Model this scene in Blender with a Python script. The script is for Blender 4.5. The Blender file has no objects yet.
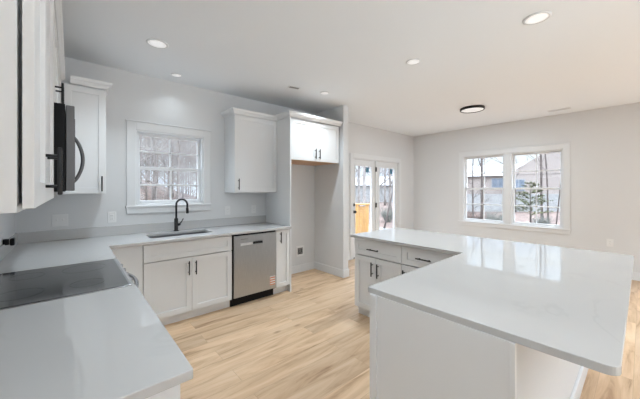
import bpy, bmesh, math, random
from mathutils import Vector, Matrix
R = math.radians
PI = math.pi
random.seed(7)
SC = bpy.context.scene
COL = SC.collection

# ------------------------------------------------------------------ camera
cam_d = bpy.data.cameras.new('camera')
cam = bpy.data.objects.new('camera', cam_d); COL.objects.link(cam)
cam.location = (0.388, -3.893, 1.431)
cam.rotation_euler = (R(90), 0, -0.722)
cam_d.sensor_width = 36.0
cam_d.lens = 283.77 * 36 / 640
cam_d.shift_y = -10.65 / 640
cam_d.clip_start = 0.02
SC.camera = cam

# ------------------------------------------------------------------ world, lights, exposure
world = bpy.data.worlds.new('overcast_sky'); SC.world = world
world.use_nodes = True
SKY_LOW, SKY_HIGH = 1.0, 9.4
wn = world.node_tree; wn.nodes.clear()
wo = wn.nodes.new('ShaderNodeOutputWorld'); bg = wn.nodes.new('ShaderNodeBackground')
tc = wn.nodes.new('ShaderNodeTexCoord'); mp = wn.nodes.new('ShaderNodeMapping')
mp.inputs['Scale'].default_value = (1.5, 1.5, 5)
ns = wn.nodes.new('ShaderNodeTexNoise'); ns.inputs['Scale'].default_value = 2.2; ns.inputs['Detail'].default_value = 5
cr = wn.nodes.new('ShaderNodeValToRGB')
cr.color_ramp.elements[0].position = 0.38; cr.color_ramp.elements[0].color = (0.70, 0.81, 1.0, 1)
cr.color_ramp.elements[1].position = 0.62; cr.color_ramp.elements[1].color = (0.85, 0.94, 1.0, 1)
wn.links.new(tc.outputs['Generated'], mp.inputs['Vector']); wn.links.new(mp.outputs[0], ns.inputs['Vector'])
wn.links.new(ns.outputs['Fac'], cr.inputs['Fac']); wn.links.new(cr.outputs['Color'], bg.inputs['Color'])
# overcast sky: the zenith is brighter than the horizon
sx_ = wn.nodes.new('ShaderNodeSeparateXYZ'); wn.links.new(tc.outputs['Generated'], sx_.inputs[0])
mr = wn.nodes.new('ShaderNodeMapRange'); mr.interpolation_type = 'SMOOTHSTEP'
mr.inputs['From Min'].default_value = 0.15; mr.inputs['From Max'].default_value = 0.85
mr.inputs['To Min'].default_value = SKY_LOW; mr.inputs['To Max'].default_value = SKY_HIGH
wn.links.new(sx_.outputs['Z'], mr.inputs['Value']); wn.links.new(mr.outputs['Result'], bg.inputs['Strength'])
wn.links.new(bg.outputs[0], wo.inputs['Surface'])

XW, YB, H = 7.028, -8.2, 2.777          # window wall x, rear wall y, ceiling height


def area_light(name, loc, rot, sx, sy, power, col=(1, 1, 1), spread=180):
    l = bpy.data.lights.new(name, 'AREA'); l.shape = 'RECTANGLE'; l.size = sx; l.size_y = sy
    l.energy = power; l.color = col; l.spread = R(spread)
    o = bpy.data.objects.new(name, l); COL.objects.link(o); o.location = loc; o.rotation_euler = rot
    return o


# added area lamps in the unseen rear and side openings, to brighten the room
FILL_TINT = (0.84, 0.95, 1.0)
area_light('rear_fill', (5.2, YB - 0.02, 1.35), (R(90 + 42), 0, 0), 3.2, 2.2, 4, FILL_TINT, 85)
area_light('rear_fill_small', (1.6, YB - 0.02, 1.55), (R(90 + 42), 0, 0), 1.6, 1.3, 58, FILL_TINT, 85)
area_light('side_fill', (XW + 0.02, -6.2, 1.4), (R(90 + 42), 0, R(90)), 2.6, 1.9, 3, FILL_TINT, 85)

SC.view_settings.view_transform = 'Standard'
SC.view_settings.look = 'None'
SC.view_settings.gamma = 1
SC.view_settings.use_curve_mapping = False
SC.view_settings.exposure = 0.54

# ------------------------------------------------------------------ materials
MATS = {}


def mat(name, col, rough=0.5, metal=0.0, spec=None, coat=0.0, emit=None, estr=1.0):
    if name in MATS: return MATS[name]
    m = bpy.data.materials.new(name); m.use_nodes = True
    b = m.node_tree.nodes['Principled BSDF']
    b.inputs['Base Color'].default_value = (*col, 1)
    b.inputs['Roughness'].default_value = rough
    b.inputs['Metallic'].default_value = metal
    if spec is not None: b.inputs['Specular IOR Level'].default_value = spec
    if coat: b.inputs['Coat Weight'].default_value = coat
    if emit:
        b.inputs['Emission Color'].default_value = (*emit, 1); b.inputs['Emission Strength'].default_value = estr
    MATS[name] = m
    return m


def bsdf(m): return m.node_tree.nodes['Principled BSDF']


def node(m, t, **kw):
    n = m.node_tree.nodes.new(t)
    for k, v in kw.items(): setattr(n, k, v)
    return n


def link(m, a, b): m.node_tree.links.new(a, b)


def noise_tint(m, c0, c1, scale, detail=3, p0=0.35, p1=0.65, stretch=None, coord='Object', rough=0.55):
    t = node(m, 'ShaderNodeTexCoord'); n = node(m, 'ShaderNodeTexNoise'); r = node(m, 'ShaderNodeValToRGB')
    n.inputs['Scale'].default_value = scale; n.inputs['Detail'].default_value = detail; n.inputs['Roughness'].default_value = rough
    src = t.outputs[coord]
    if stretch:
        mpn = node(m, 'ShaderNodeMapping'); mpn.inputs['Scale'].default_value = stretch
        link(m, src, mpn.inputs['Vector']); src = mpn.outputs[0]
    link(m, src, n.inputs['Vector']); link(m, n.outputs['Fac'], r.inputs['Fac'])
    e = r.color_ramp.elements
    e[0].position = p0; e[0].color = (*c0, 1); e[1].position = p1; e[1].color = (*c1, 1)
    link(m, r.outputs['Color'], bsdf(m).inputs['Base Color'])
    return n, r


def bump(m, scale, strength, dist=0.002, stretch=None):
    t = node(m, 'ShaderNodeTexCoord'); n = node(m, 'ShaderNodeTexNoise'); b = node(m, 'ShaderNodeBump')
    n.inputs['Scale'].default_value = scale; n.inputs['Detail'].default_value = 3
    b.inputs['Strength'].default_value = strength; b.inputs['Distance'].default_value = dist
    src = t.outputs['Object']
    if stretch:
        mpn = node(m, 'ShaderNodeMapping'); mpn.inputs['Scale'].default_value = stretch
        link(m, src, mpn.inputs['Vector']); src = mpn.outputs[0]
    link(m, src, n.inputs['Vector']); link(m, n.outputs['Fac'], b.inputs['Height'])
    link(m, b.outputs['Normal'], bsdf(m).inputs['Normal'])


M_wall = mat('wall_paint', (0.73, 0.735, 0.74), 0.75); bump(M_wall, 220, 0.08)
M_ceil = mat('ceiling_paint', (0.87, 0.90, 0.93), 0.9); bump(M_ceil, 160, 0.08)
M_trim = mat('trim_paint', (0.77, 0.78, 0.79), 0.35); bump(M_trim, 90, 0.03)
M_cab = mat('cabinet_paint', (0.79, 0.795, 0.80), 0.33); bump(M_cab, 140, 0.04)
M_dark = mat('dark_gap', (0.02, 0.02, 0.02), 0.8); noise_tint(M_dark, (.015, .015, .015), (.03, .03, .03), 30)
M_black = mat('black_metal', (0.015, 0.015, 0.016), 0.38, 0.3); bump(M_black, 400, 0.05)
M_blackpl = mat('black_plastic', (0.008, 0.008, 0.009), 0.55, spec=0.2); bump(M_blackpl, 300, 0.05)
M_ply = mat('birch_ply', (0.55, 0.33, 0.19), 0.5); noise_tint(M_ply, (.50, .27, .14), (.66, .42, .26), 6, 4, stretch=(1, 14, 14))
M_lens = mat('lamp_lens', (0.85, 0.85, 0.85), 0.4, emit=(1, 1, 1), estr=0.28); bump(M_lens, 200, 0.03)
M_plate = mat('plate_plastic', (0.82, 0.82, 0.82), 0.3); bump(M_plate, 100, 0.02)
M_grille = mat('vent_shadow', (0.05, 0.05, 0.05), 0.8); bump(M_grille, 60, 0.05)
M_ventgrey = mat('vent_metal', (0.30, 0.30, 0.30), 0.5, 0.2); bump(M_ventgrey, 60, 0.05)

# quartz
M_quartz = mat('quartz', (0.76, 0.76, 0.76), 0.045, spec=0.7)
t = node(M_quartz, 'ShaderNodeTexCoord'); n1 = node(M_quartz, 'ShaderNodeTexNoise'); n2 = node(M_quartz, 'ShaderNodeTexNoise')
n1.inputs['Scale'].default_value = 1.3; n1.inputs['Detail'].default_value = 6; n1.inputs['Distortion'].default_value = 1.2
n2.inputs['Scale'].default_value = 2.0; n2.inputs['Detail'].default_value = 3
link(M_quartz, t.outputs['Object'], n1.inputs['Vector']); link(M_quartz, t.outputs['Object'], n2.inputs['Vector'])
sub = node(M_quartz, 'ShaderNodeMath', operation='SUBTRACT'); sub.inputs[1].default_value = 0.5
ab = node(M_quartz, 'ShaderNodeMath', operation='ABSOLUTE')
link(M_quartz, n1.outputs['Fac'], sub.inputs[0]); link(M_quartz, sub.outputs[0], ab.inputs[0])
rp = node(M_quartz, 'ShaderNodeValToRGB'); e = rp.color_ramp.elements
e[0].position = 0.0; e[0].color = (1, 1, 1, 1); e[1].position = 0.022; e[1].color = (0, 0, 0, 1)
link(M_quartz, ab.outputs[0], rp.inputs['Fac'])
rq = node(M_quartz, 'ShaderNodeValToRGB'); e = rq.color_ramp.elements
e[0].position = 0.5; e[0].color = (0, 0, 0, 1); e[1].position = 0.62; e[1].color = (1, 1, 1, 1)
link(M_quartz, n2.outputs['Fac'], rq.inputs['Fac'])
mul = node(M_quartz, 'ShaderNodeMath', operation='MULTIPLY'); link(M_quartz, rp.outputs['Color'], mul.inputs[0]); link(M_quartz, rq.outputs['Color'], mul.inputs[1])
mx = node(M_quartz, 'ShaderNodeMix', data_type='RGBA')
mx.inputs[6].default_value = (0.56, 0.555, 0.55, 1); mx.inputs[7].default_value = (0.53, 0.525, 0.52, 1)
link(M_quartz, mul.outputs[0], mx.inputs[0]); link(M_quartz, mx.outputs[2], bsdf(M_quartz).inputs['Base Color'])

# brushed stainless
M_steel = mat('stainless', (0.42, 0.42, 0.43), 0.34, 0.9)
noise_tint(M_steel, (.44, .45, .46), (.54, .55, .56), 12, 4, stretch=(60, 60, 1)); bump(M_steel, 30, 0.12, 0.0005, (1, 1, 40))
M_steelh = mat('stainless_handle', (0.45, 0.45, 0.46), 0.25, 1.0); bump(M_steelh, 60, 0.05)
M_glassblk = mat('black_glass', (0.035, 0.035, 0.037), 0.09, spec=0.9); noise_tint(M_glassblk, (.055, .055, .057), (.075, .075, .077), 3)
M_ring = mat('burner_print', (0.085, 0.085, 0.085), 0.1); bump(M_ring, 50, 0.02)
M_sink = mat('sink_steel', (0.32, 0.32, 0.33), 0.35, 0.85); bump(M_sink, 40, 0.1)
M_orange = mat('sticker_orange', (0.62, 0.20, 0.09), 0.6); noise_tint(M_orange, (.60, .18, .08), (.66, .26, .12), 40)
M_blue = mat('sticker_blue', (0.06, 0.20, 0.30), 0.5); noise_tint(M_blue, (.05, .16, .26), (.12, .28, .36), 50)
M_white = mat('label_white', (0.72, 0.72, 0.72), 0.6); noise_tint(M_white, (.7, .7, .7), (.76, .76, .76), 20)
M_socket = mat('socket_dark', (0.16, 0.16, 0.16), 0.6); noise_tint(M_socket, (.10, .10, .10), (.30, .30, .30), 60)

# window glass: clear pane that keeps a weak mirror reflection
M_glass = bpy.data.materials.new('window_glass'); M_glass.use_nodes = True
nt = M_glass.node_tree; nt.nodes.clear()
o_ = nt.nodes.new('ShaderNodeOutputMaterial'); tr = nt.nodes.new('ShaderNodeBsdfTransparent'); gl = nt.nodes.new('ShaderNodeBsdfGlossy'); ms = nt.nodes.new('ShaderNodeMixShader')
tr.inputs['Color'].default_value = (.97, .98, .98, 1); gl.inputs['Roughness'].default_value = 0.02; ms.inputs[0].default_value = 0.05
nt.links.new(tr.outputs[0], ms.inputs[1]); nt.links.new(gl.outputs[0], ms.inputs[2]); nt.links.new(ms.outputs[0], o_.inputs['Surface'])

# plank floor: boards run along X
M_floor = mat('oak_planks', (0.5, 0.35, 0.22), 0.42)
t = node(M_floor, 'ShaderNodeTexCoord'); br = node(M_floor, 'ShaderNodeTexBrick')
br.offset = 0.37; br.offset_frequency = 2
br.inputs['Scale'].default_value = 1.0; br.inputs['Brick Width'].default_value = 1.35; br.inputs['Row Height'].default_value = 0.175
br.inputs['Mortar Size'].default_value = 0.0012; br.inputs['Mortar Smooth'].default_value = 0.1; br.inputs['Bias'].default_value = 0.0
br.inputs['Color1'].default_value = (0, 0, 0, 1); br.inputs['Color2'].default_value = (1, 1, 1, 1); br.inputs['Mortar'].default_value = (0.5, 0.5, 0.5, 1)
link(M_floor, t.outputs['Object'], br.inputs['Vector'])
# grain, shifted per board
cmb = node(M_floor, 'ShaderNodeVectorMath', operation='MULTIPLY_ADD')
link(M_floor, br.outputs['Color'], cmb.inputs[0]); cmb.inputs[1].default_value = (7.3, 3.1, 0)
link(M_floor, t.outputs['Object'], cmb.inputs[2])
mpf = node(M_floor, 'ShaderNodeMapping'); mpf.inputs['Scale'].default_value = (0.9, 6.5, 1)
link(M_floor, cmb.outputs[0], mpf.inputs['Vector'])
g1 = node(M_floor, 'ShaderNodeTexNoise'); g1.inputs['Scale'].default_value = 1.6; g1.inputs['Detail'].default_value = 6; g1.inputs['Roughness'].default_value = 0.6
g1.inputs['Distortion'].default_value = 0.8
link(M_floor, mpf.outputs[0], g1.inputs['Vector'])
gr = node(M_floor, 'ShaderNodeValToRGB'); e = gr.color_ramp.elements
e[0].position = 0.30; e[0].color = (0.35, 0.205, 0.11, 1)
e[1].position = 0.55; e[1].color = (0.71, 0.51, 0.335, 1)
x_ = gr.color_ramp.elements.new(0.42); x_.color = (0.60, 0.405, 0.25, 1)
x_ = gr.color_ramp.elements.new(0.72); x_.color = (0.78, 0.59, 0.42, 1)
link(M_floor, g1.outputs['Fac'], gr.inputs['Fac'])
bt = node(M_floor, 'ShaderNodeValToRGB'); e = bt.color_ramp.elements
e[0].position = 0; e[0].color = (0.84, 0.82, 0.80, 1); e[1].position = 1; e[1].color = (1.08, 1.07, 1.05, 1)
link(M_floor, br.outputs['Color'], bt.inputs['Fac'])
m1 = node(M_floor, 'ShaderNodeMix', data_type='RGBA', blend_type='MULTIPLY'); m1.inputs[0].default_value = 1
link(M_floor, gr.outputs['Color'], m1.inputs[6]); link(M_floor, bt.outputs['Color'], m1.inputs[7])
# knots
vk = node(M_floor, 'ShaderNodeTexVoronoi'); vk.inputs['Scale'].default_value = 1.5; vk.inputs['Randomness'].default_value = 1
mpk = node(M_floor, 'ShaderNodeMapping'); mpk.inputs['Scale'].default_value = (1.0, 2.1, 1)
link(M_floor, t.outputs['Object'], mpk.inputs['Vector']); link(M_floor, mpk.outputs[0], vk.inputs['Vector'])
kr = node(M_floor, 'ShaderNodeValToRGB'); e = kr.color_ramp.elements
e[0].position = 0.02; e[0].color = (0.5, 0.42, 0.36, 1); e[1].position = 0.085; e[1].color = (1, 1, 1, 1)
link(M_floor, vk.outputs['Distance'], kr.inputs['Fac'])
m2 = node(M_floor, 'ShaderNodeMix', data_type='RGBA', blend_type='MULTIPLY'); m2.inputs[0].default_value = 0.8
link(M_floor, m1.outputs[2], m2.inputs[6]); link(M_floor, kr.outputs['Color'], m2.inputs[7])
# joints
mj = node(M_floor, 'ShaderNodeMix', data_type='RGBA'); mj.inputs[7].default_value = (0.33, 0.21, 0.13, 1)
jf = node(M_floor, 'ShaderNodeMath', operation='MULTIPLY'); jf.inputs[1].default_value = 0.55
link(M_floor, br.outputs['Fac'], jf.inputs[0]); link(M_floor, jf.outputs[0], mj.inputs[0]); link(M_floor, m2.outputs[2], mj.inputs[6])
link(M_floor, mj.outputs[2], bsdf(M_floor).inputs['Base Color'])

# ------------------------------------------------------------------ mesh helpers


def box(bm, x0, x1, y0, y1, z0, z1, bev=0.0, seg=2):
    b = bmesh.new()
    bmesh.ops.create_cube(b, size=1)
    bmesh.ops.scale(b, vec=(abs(x1 - x0), abs(y1 - y0), abs(z1 - z0)), verts=b.verts)
    bmesh.ops.translate(b, vec=((x0 + x1) / 2, (y0 + y1) / 2, (z0 + z1) / 2), verts=b.verts)
    if bev: bmesh.ops.bevel(b, geom=list(b.edges), offset=bev, segments=seg, affect='EDGES', profile=0.5)
    merge(bm, b)


def merge(dst, src):
    me = bpy.data.meshes.new('tmp'); src.to_mesh(me); src.free(); dst.from_mesh(me); bpy.data.meshes.remove(me)


def tube(bm, pts, rad, n=12, cap=True):
    pts = [Vector(p) for p in pts]
    rads = rad if isinstance(rad, (list, tuple)) else [rad] * len(pts)
    rings = []
    up = None
    for i, p in enumerate(pts):
        d = (pts[min(i + 1, len(pts) - 1)] - pts[max(i - 1, 0)]).normalized()
        if up is None:
            up = Vector((0, 0, 1)) if abs(d.z) < 0.9 else Vector((1, 0, 0))
        a = (up - d * up.dot(d)).normalized(); b = d.cross(a); up = a
        rings.append([bm.verts.new(p + (a * math.cos(2 * PI * k / n) + b * math.sin(2 * PI * k / n)) * rads[i]) for k in range(n)])
    for r0, r1 in zip(rings, rings[1:]):
        for k in range(n):
            f = bm.faces.new((r0[k], r0[(k + 1) % n], r1[(k + 1) % n], r1[k])); f.smooth = True
    if cap:
        bm.faces.new(rings[0][::-1]); bm.faces.new(rings[-1])


def lathe(bm, prof, c=(0, 0, 0), n=40, axis='z'):
    rings = []
    for (r, z) in prof:
        ring = []
        for k in range(n):
            a = 2 * PI * k / n
            if axis == 'z': p = (c[0] + r * math.cos(a), c[1] + r * math.sin(a), c[2] + z)
            elif axis == 'y': p = (c[0] + r * math.cos(a), c[1] + z, c[2] + r * math.sin(a))
            else: p = (c[0] + z, c[1] + r * math.cos(a), c[2] + r * math.sin(a))
            ring.append(bm.verts.new(p))
        rings.append(ring)
    for r0, r1 in zip(rings, rings[1:]):
        for k in range(n):
            f = bm.faces.new((r0[k], r0[(k + 1) % n], r1[(k + 1) % n], r1[k])); f.smooth = True
    bm.faces.new(rings[0][::-1]); bm.faces.new(rings[-1])


def cells(bm, rects, holes, z0, z1):
    """rectilinear slab from the union of rects minus holes"""
    xs = sorted({v for r in rects + holes for v in r[:2]}); ys = sorted({v for r in rects + holes for v in r[2:]})
    ins = lambda x, y, rs: any(r[0] < x < r[1] and r[2] < y < r[3] for r in rs)
    g = {}
    for i in range(len(xs) - 1):
        for j in range(len(ys) - 1):
            cx, cy = (xs[i] + xs[i + 1]) / 2, (ys[j] + ys[j + 1]) / 2
            if ins(cx, cy, rects) and not ins(cx, cy, holes): g[i, j] = 1
    V = {}
    def v(i, j, z):
        if (i, j, z) not in V: V[i, j, z] = bm.verts.new((xs[i], ys[j], z))
        return V[i, j, z]
    for (i, j) in g:
        bm.faces.new((v(i, j, z1), v(i + 1, j, z1), v(i + 1, j + 1, z1), v(i, j + 1, z1)))
        bm.faces.new((v(i, j + 1, z0), v(i + 1, j + 1, z0), v(i + 1, j, z0), v(i, j, z0)))
        for (a, b, c, d, ni, nj) in ((i, j, i + 1, j, i, j - 1), (i + 1, j, i + 1, j + 1, i + 1, j), (i + 1, j + 1, i, j + 1, i, j + 1), (i, j + 1, i, j, i - 1, j)):
            if (ni, nj) not in g: bm.faces.new((v(a, b, z0), v(c, d, z0), v(c, d, z1), v(a, b, z1)))
    bmesh.ops.dissolve_limit(bm, angle_limit=0.01, verts=bm.verts, edges=bm.edges)


def round_corners(bm, rad, seg=5, only=None):
    es = []
    for e in bm.edges:
        a, b = e.verts
        if abs(a.co.x - b.co.x) < 1e-6 and abs(a.co.y - b.co.y) < 1e-6 and len(e.link_faces) == 2 and e.calc_face_angle(0) > 1:
            if only is None or only(a.co): es.append(e)
    if es: bmesh.ops.bevel(bm, geom=es, offset=rad, segments=seg, affect='EDGES', profile=0.5)


def obj(name, bm, m, parent=None, loc=(0, 0, 0), bevel=0.0):
    bmesh.ops.recalc_face_normals(bm, faces=bm.faces)
    me = bpy.data.meshes.new(name); bm.to_mesh(me); bm.free()
    for mm in (m if isinstance(m, (list, tuple)) else [m]): me.materials.append(mm)
    o = bpy.data.objects.new(name, me); COL.objects.link(o); o.location = loc
    if parent: o.parent = parent
    if bevel:
        md = o.modifiers.new('bevel', 'BEVEL'); md.width = bevel; md.segments = 2; md.limit_method = 'ANGLE'; md.angle_limit = R(50)
    return o


def bobj(name, m, boxes, parent=None, bev=0.0, loc=(0, 0, 0)):
    bm = bmesh.new()
    for b in boxes: box(bm, *b, bev=bev)
    return obj(name, bm, m, parent, loc)


def tag(o, label=None, cat=None, group=None, kind=None):
    if label: o['label'] = label
    if cat: o['category'] = cat
    if group: o['group'] = group
    if kind: o['kind'] = kind
    return o


def thing(name, label, cat, loc=(0, 0, 0), rz=0.0, group=None, kind=None):
    o = bpy.data.objects.new(name, None); COL.objects.link(o); o.empty_display_size = 0.1
    o.location = loc; o.rotation_euler = (0, 0, rz)
    return tag(o, label, cat, group, kind)


def struct(name, m, boxes, label, cat, bev=0.0):
    return tag(bobj(name, m, boxes, bev=bev), label, cat, kind='structure')


# ------------------------------------------------------------------ room shell
T = 0.14
SX0, SX1, SZ0, SZ1 = 0.955, 1.735, 1.235, 2.125            # sink window opening
DX0, DX1, DZ1 = 4.70, 6.35, 2.07                            # french door opening
FY0, FY1, FZ0, FZ1 = -1.225, -2.965, 0.715, 2.155           # far window opening (y from, y to)
struct('floor', M_floor, [(0, XW, YB, 0, -0.06, 0)], 'light oak plank floor running through the kitchen and dining area', 'floor')
struct('ceiling', M_ceil, [(-T, XW + T, YB - T, T, H, H + 0.12)], 'flat matt white ceiling', 'ceiling')
struct('wall_left', M_wall, [(-T, 0, YB - T, T, 0, H)], 'pale grey wall behind the range and microwave', 'wall')
struct('wall_back', M_wall, [(0, SX0, 0, T, 0, H), (SX0, SX1, 0, T, 0, SZ0), (SX0, SX1, 0, T, SZ1, H), (SX1, DX0, 0, T, 0, H),
                             (DX0, DX1, 0, T, DZ1, H), (DX1, XW, 0, T, 0, H)], 'pale grey wall holding the sink window and the patio doors', 'wall')
struct('wall_right', M_wall, [(XW, XW + T, FY0, T, 0, H), (XW, XW + T, FY1, FY0, 0, FZ0), (XW, XW + T, FY1, FY0, FZ1, H), (XW, XW + T, -4.9, FY1, 0, H), (XW, XW + T, -7.5, -4.9, 0, 0.45), (XW, XW + T, -7.5, -4.9, 2.35, H), (XW, XW + T, YB - T, -7.5, 0, H)],
       'pale grey dining wall with the double window', 'wall')
struct('wall_rear', M_wall, [(0, 0.8, YB - T, YB, 0, H), (0.8, 2.4, YB - T, YB, 0, 0.9), (0.8, 2.4, YB - T, YB, 2.2, H), (2.4, 3.6, YB - T, YB, 0, H),
                             (3.6, 6.8, YB - T, YB, 0, 0.25), (3.6, 6.8, YB - T, YB, 2.45, H), (6.8, XW, YB - T, YB, 0, H)], 'rear wall behind the viewer with large openings added for light', 'wall')
STX0, STX1, STY = 3.688, 3.80, -0.716
struct('wall_stub', M_wall, [(STX0, STX1, STY, 0, 0, H)], 'short pale grey wall end beside the empty fridge recess', 'wall')


def base_run(name, pts, label):
    """baseboards: list of (x0,x1,y0,y1)"""
    bm = bmesh.new()
    for (x0, x1, y0, y1) in pts:
        box(bm, x0, x1, y0, y1, 0.0, 0.125, bev=0.003)
    return tag(obj(name, bm, M_trim), label, 'baseboard', kind='structure')


bb = 0.014
base_run('baseboard_back', [(2.722, STX0 - bb, -bb, 0), (STX1 + bb, DX0 - 0.09, -bb, 0), (DX1 + 0.09, XW - bb, -bb, 0)], 'white baseboard along the sink and door wall')
base_run('baseboard_stub', [(STX0 - bb, STX0, STY, 0), (STX0 - bb, STX1 + bb, STY - bb, STY), (STX1, STX1 + bb, STY, 0)], 'white baseboard wrapping the short wall end')
base_run('baseboard_right', [(XW - bb, XW, YB, 0)], 'white baseboard below the double window')
base_run('baseboard_left', [(0, bb, YB, -3.06)], 'white baseboard along the left wall behind the viewer')

# ------------------------------------------------------------------ windows


def sash(parent, w, z0, z1, y, fr=0.034, th=0.03, muntin_cols=2):
    """one sash, local x 0..w; y is its centre plane; adds a sash and a pane with muntins"""
    bm = bmesh.new()
    box(bm, 0, fr, y - th / 2, y + th / 2, z0, z1, bev=0.003); box(bm, w - fr, w, y - th / 2, y + th / 2, z0, z1, bev=0.003)
    box(bm, fr, w - fr, y - th / 2, y + th / 2, z0, z0 + fr, bev=0.003); box(bm, fr, w - fr, y - th / 2, y + th / 2, z1 - fr, z1, bev=0.003)
    s = obj('sash', bm, M_trim, parent)
    bm = bmesh.new(); m = 0.009
    box(bm, w / 2 - m, w / 2 + m, y - 0.008, y + 0.008, z0 + fr, z1 - fr, bev=0.002)
    zm = (z0 + z1) / 2
    box(bm, fr, w - fr, y - 0.008, y + 0.008, zm - m, zm + m, bev=0.002)
    obj('muntin', bm, M_trim, s)
    bobj('pane', M_glass, [(fr - 0.005, w - fr + 0.005, y - 0.002, y + 0.002, z0 + fr - 0.005, z1 - fr + 0.005)], s)


def hung_unit(parent_root, x0, w, z0, z1, name='hung_window'):
    """a double-hung unit at local x0, wall from y=0 (inside face) to y=T"""
    bm = bmesh.new(); j = 0.022
    box(bm, x0, x0 + j, 0.0, T, z0, z1, bev=0.002); box(bm, x0 + w - j, x0 + w, 0.0, T, z0, z1, bev=0.002)
    box(bm, x0 + j, x0 + w - j, 0.0, T, z1 - j, z1, bev=0.002); box(bm, x0 + j, x0 + w - j, 0.0, T, z0, z0 + j, bev=0.002)
    u = obj(name, bm, M_trim, parent_root)
    zm = (z0 + z1) / 2
    for (a, b, y) in ((zm - 0.018, z1 - j, 0.092), (z0 + j, zm + 0.018, 0.058)):
        fr, th = 0.036, 0.032
        ww = w - 2 * j
        bm = bmesh.new(); X = x0 + j
        box(bm, X, X + fr, y - th / 2, y + th / 2, a, b, bev=0.003); box(bm, X + ww - fr, X + ww, y - th / 2, y + th / 2, a, b, bev=0.003)
        box(bm, X + fr, X + ww - fr, y - th / 2, y + th / 2, a, a + fr, bev=0.003); box(bm, X + fr, X + ww - fr, y - th / 2, y + th / 2, b - fr, b, bev=0.003)
        m = 0.009; zc = (a + b) / 2
        box(bm, X + ww / 2 - m, X + ww / 2 + m, y - 0.01, y + 0.01, a + fr, b - fr, bev=0.002)
        box(bm, X + fr, X + ww - fr, y - 0.01, y + 0.01, zc - m, zc + m, bev=0.002)
        obj('sash', bm, M_trim, u)
        bobj('pane', M_glass, [(X + fr - 0.004, X + ww - fr + 0.004, y - 0.002, y + 0.002, a + fr - 0.004, b - fr + 0.004)], u)
    # sash lock
    bm = bmesh.new(); box(bm, x0 + w / 2 - 0.03, x0 + w / 2 + 0.03, 0.03, 0.045, zm + 0.018, zm + 0.03, bev=0.003)
    obj('sash_lock', bm, M_trim, u)
    return u


def window_trim(root, x0, x1, z0, z1, cw=0.085, stool=0.03):
    bm = bmesh.new(); t = 0.018
    box(bm, x0 - cw, x0 + 0.006, -t, 0, z0, z1 + cw, bev=0.003); box(bm, x1 - 0.006, x1 + cw, -t, 0, z0, z1 + cw, bev=0.003)
    box(bm, x0 + 0.006, x1 - 0.006, -t, 0, z1 - 0.006, z1 + cw, bev=0.003)
    box(bm, x0 - cw - 0.008, x1 + cw + 0.008, -t - 0.008, 0, z1 + cw, z1 + cw + 0.014, bev=0.003)
    obj('casing', bm, M_trim, root)
    bobj('sill', M_trim, [(x0 - cw - 0.012, x1 + cw + 0.012, -stool, 0.02, z0 - 0.022, z0 + 0.002)], root, bev=0.004)
    bobj('apron', M_trim, [(x0 - cw, x1 + cw, -t, 0, z0 - 0.022 - 0.07, z0 - 0.022)], root, bev=0.003)


w1 = thing('window_1', 'white double-hung window above the kitchen sink', 'window', (0, 0, 0), kind='structure')
hung_unit(w1, SX0, SX1 - SX0, SZ0, SZ1)
window_trim(w1, SX0, SX1, SZ0, SZ1)

# far window: local x runs along world -Y, wall inside face at local y=0 facing world -X
w2 = thing('window_2', 'white twin double-hung window in the dining wall', 'window', (XW, 0, 0), R(-90), kind='structure')
a0, a1 = -FY0, -FY1
cw_ = (a1 - a0 - 0.10) / 2
hung_unit(w2, a0, cw_, FZ0, FZ1); hung_unit(w2, a1 - cw_, cw_, FZ0, FZ1)
bobj('mullion', M_trim, [(a0 + cw_, a1 - cw_, -0.014, T, FZ0, FZ1)], w2, bev=0.003)
window_trim(w2, a0, a1, FZ0, FZ1)

# rear wall openings: unseen plain frames, added so the room gets more light
w3 = thing('added_window_rear', 'large white framed window added behind the viewer to bring in light', 'window', (0, YB, 0), kind='structure')
for (x0, x1, z0, z1) in ((3.6, 6.8, 0.25, 2.45), (0.8, 2.4, 0.9, 2.2)):
    bobj('window_frame', M_trim, [(x0, x0 + .06, -.10, .02, z0, z1), (x1 - .06, x1, -.10, .02, z0, z1), (x0 + .06, x1 - .06, -.10, .02, z0, z0 + .06),
                                  (x0 + .06, x1 - .06, -.10, .02, z1 - .06, z1), ((x0 + x1) / 2 - .03, (x0 + x1) / 2 + .03, -.10, .02, z0 + .06, z1 - .06)], w3)

w4 = thing('added_window_side', 'large white framed window added out of view in the right wall to bring in light', 'window', (XW, 0, 0), kind='structure')  # unseen side window, put in as a light opening
bobj('window_frame', M_trim, [(0.0, .12, -7.5, -7.44, .45, 2.35), (0.0, .12, -4.96, -4.9, .45, 2.35), (0.0, .12, -7.44, -4.96, .45, .51), (0.0, .12, -7.44, -4.96, 2.29, 2.35),
                              (0.0, .12, -6.23, -6.17, .51, 2.29)], w4)

# ------------------------------------------------------------------ french doors
d1 = thing('door_1', 'white glazed patio double door', 'door', (0, 0, 0), kind='structure')
bm = bmesh.new()
cw = 0.085; t_ = 0.018
box(bm, DX0 - cw, DX0 + 0.006, -t_, 0, 0, DZ1 + cw, bev=0.003); box(bm, DX1 - 0.006, DX1 + cw, -t_, 0, 0, DZ1 + cw, bev=0.003)
box(bm, DX0 + 0.006, DX1 - 0.006, -t_, 0, DZ1 - 0.006, DZ1 + cw, bev=0.003)
obj('casing', bm, M_trim, d1)
bobj('jamb', M_trim, [(DX0, DX0 + 0.025, 0, T, 0, DZ1), (DX1 - 0.025, DX1, 0, T, 0, DZ1), (DX0 + 0.025, DX1 - 0.025, 0, T, DZ1 - 0.025, DZ1),
                      (5.455, 5.505, 0.0, T, 0.02, DZ1 - 0.025)], d1, bev=0.002)
bobj('threshold', M_ventgrey, [(DX0 + 0.025, DX1 - 0.025, 0.0, T, 0.0, 0.02)], d1)
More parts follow.
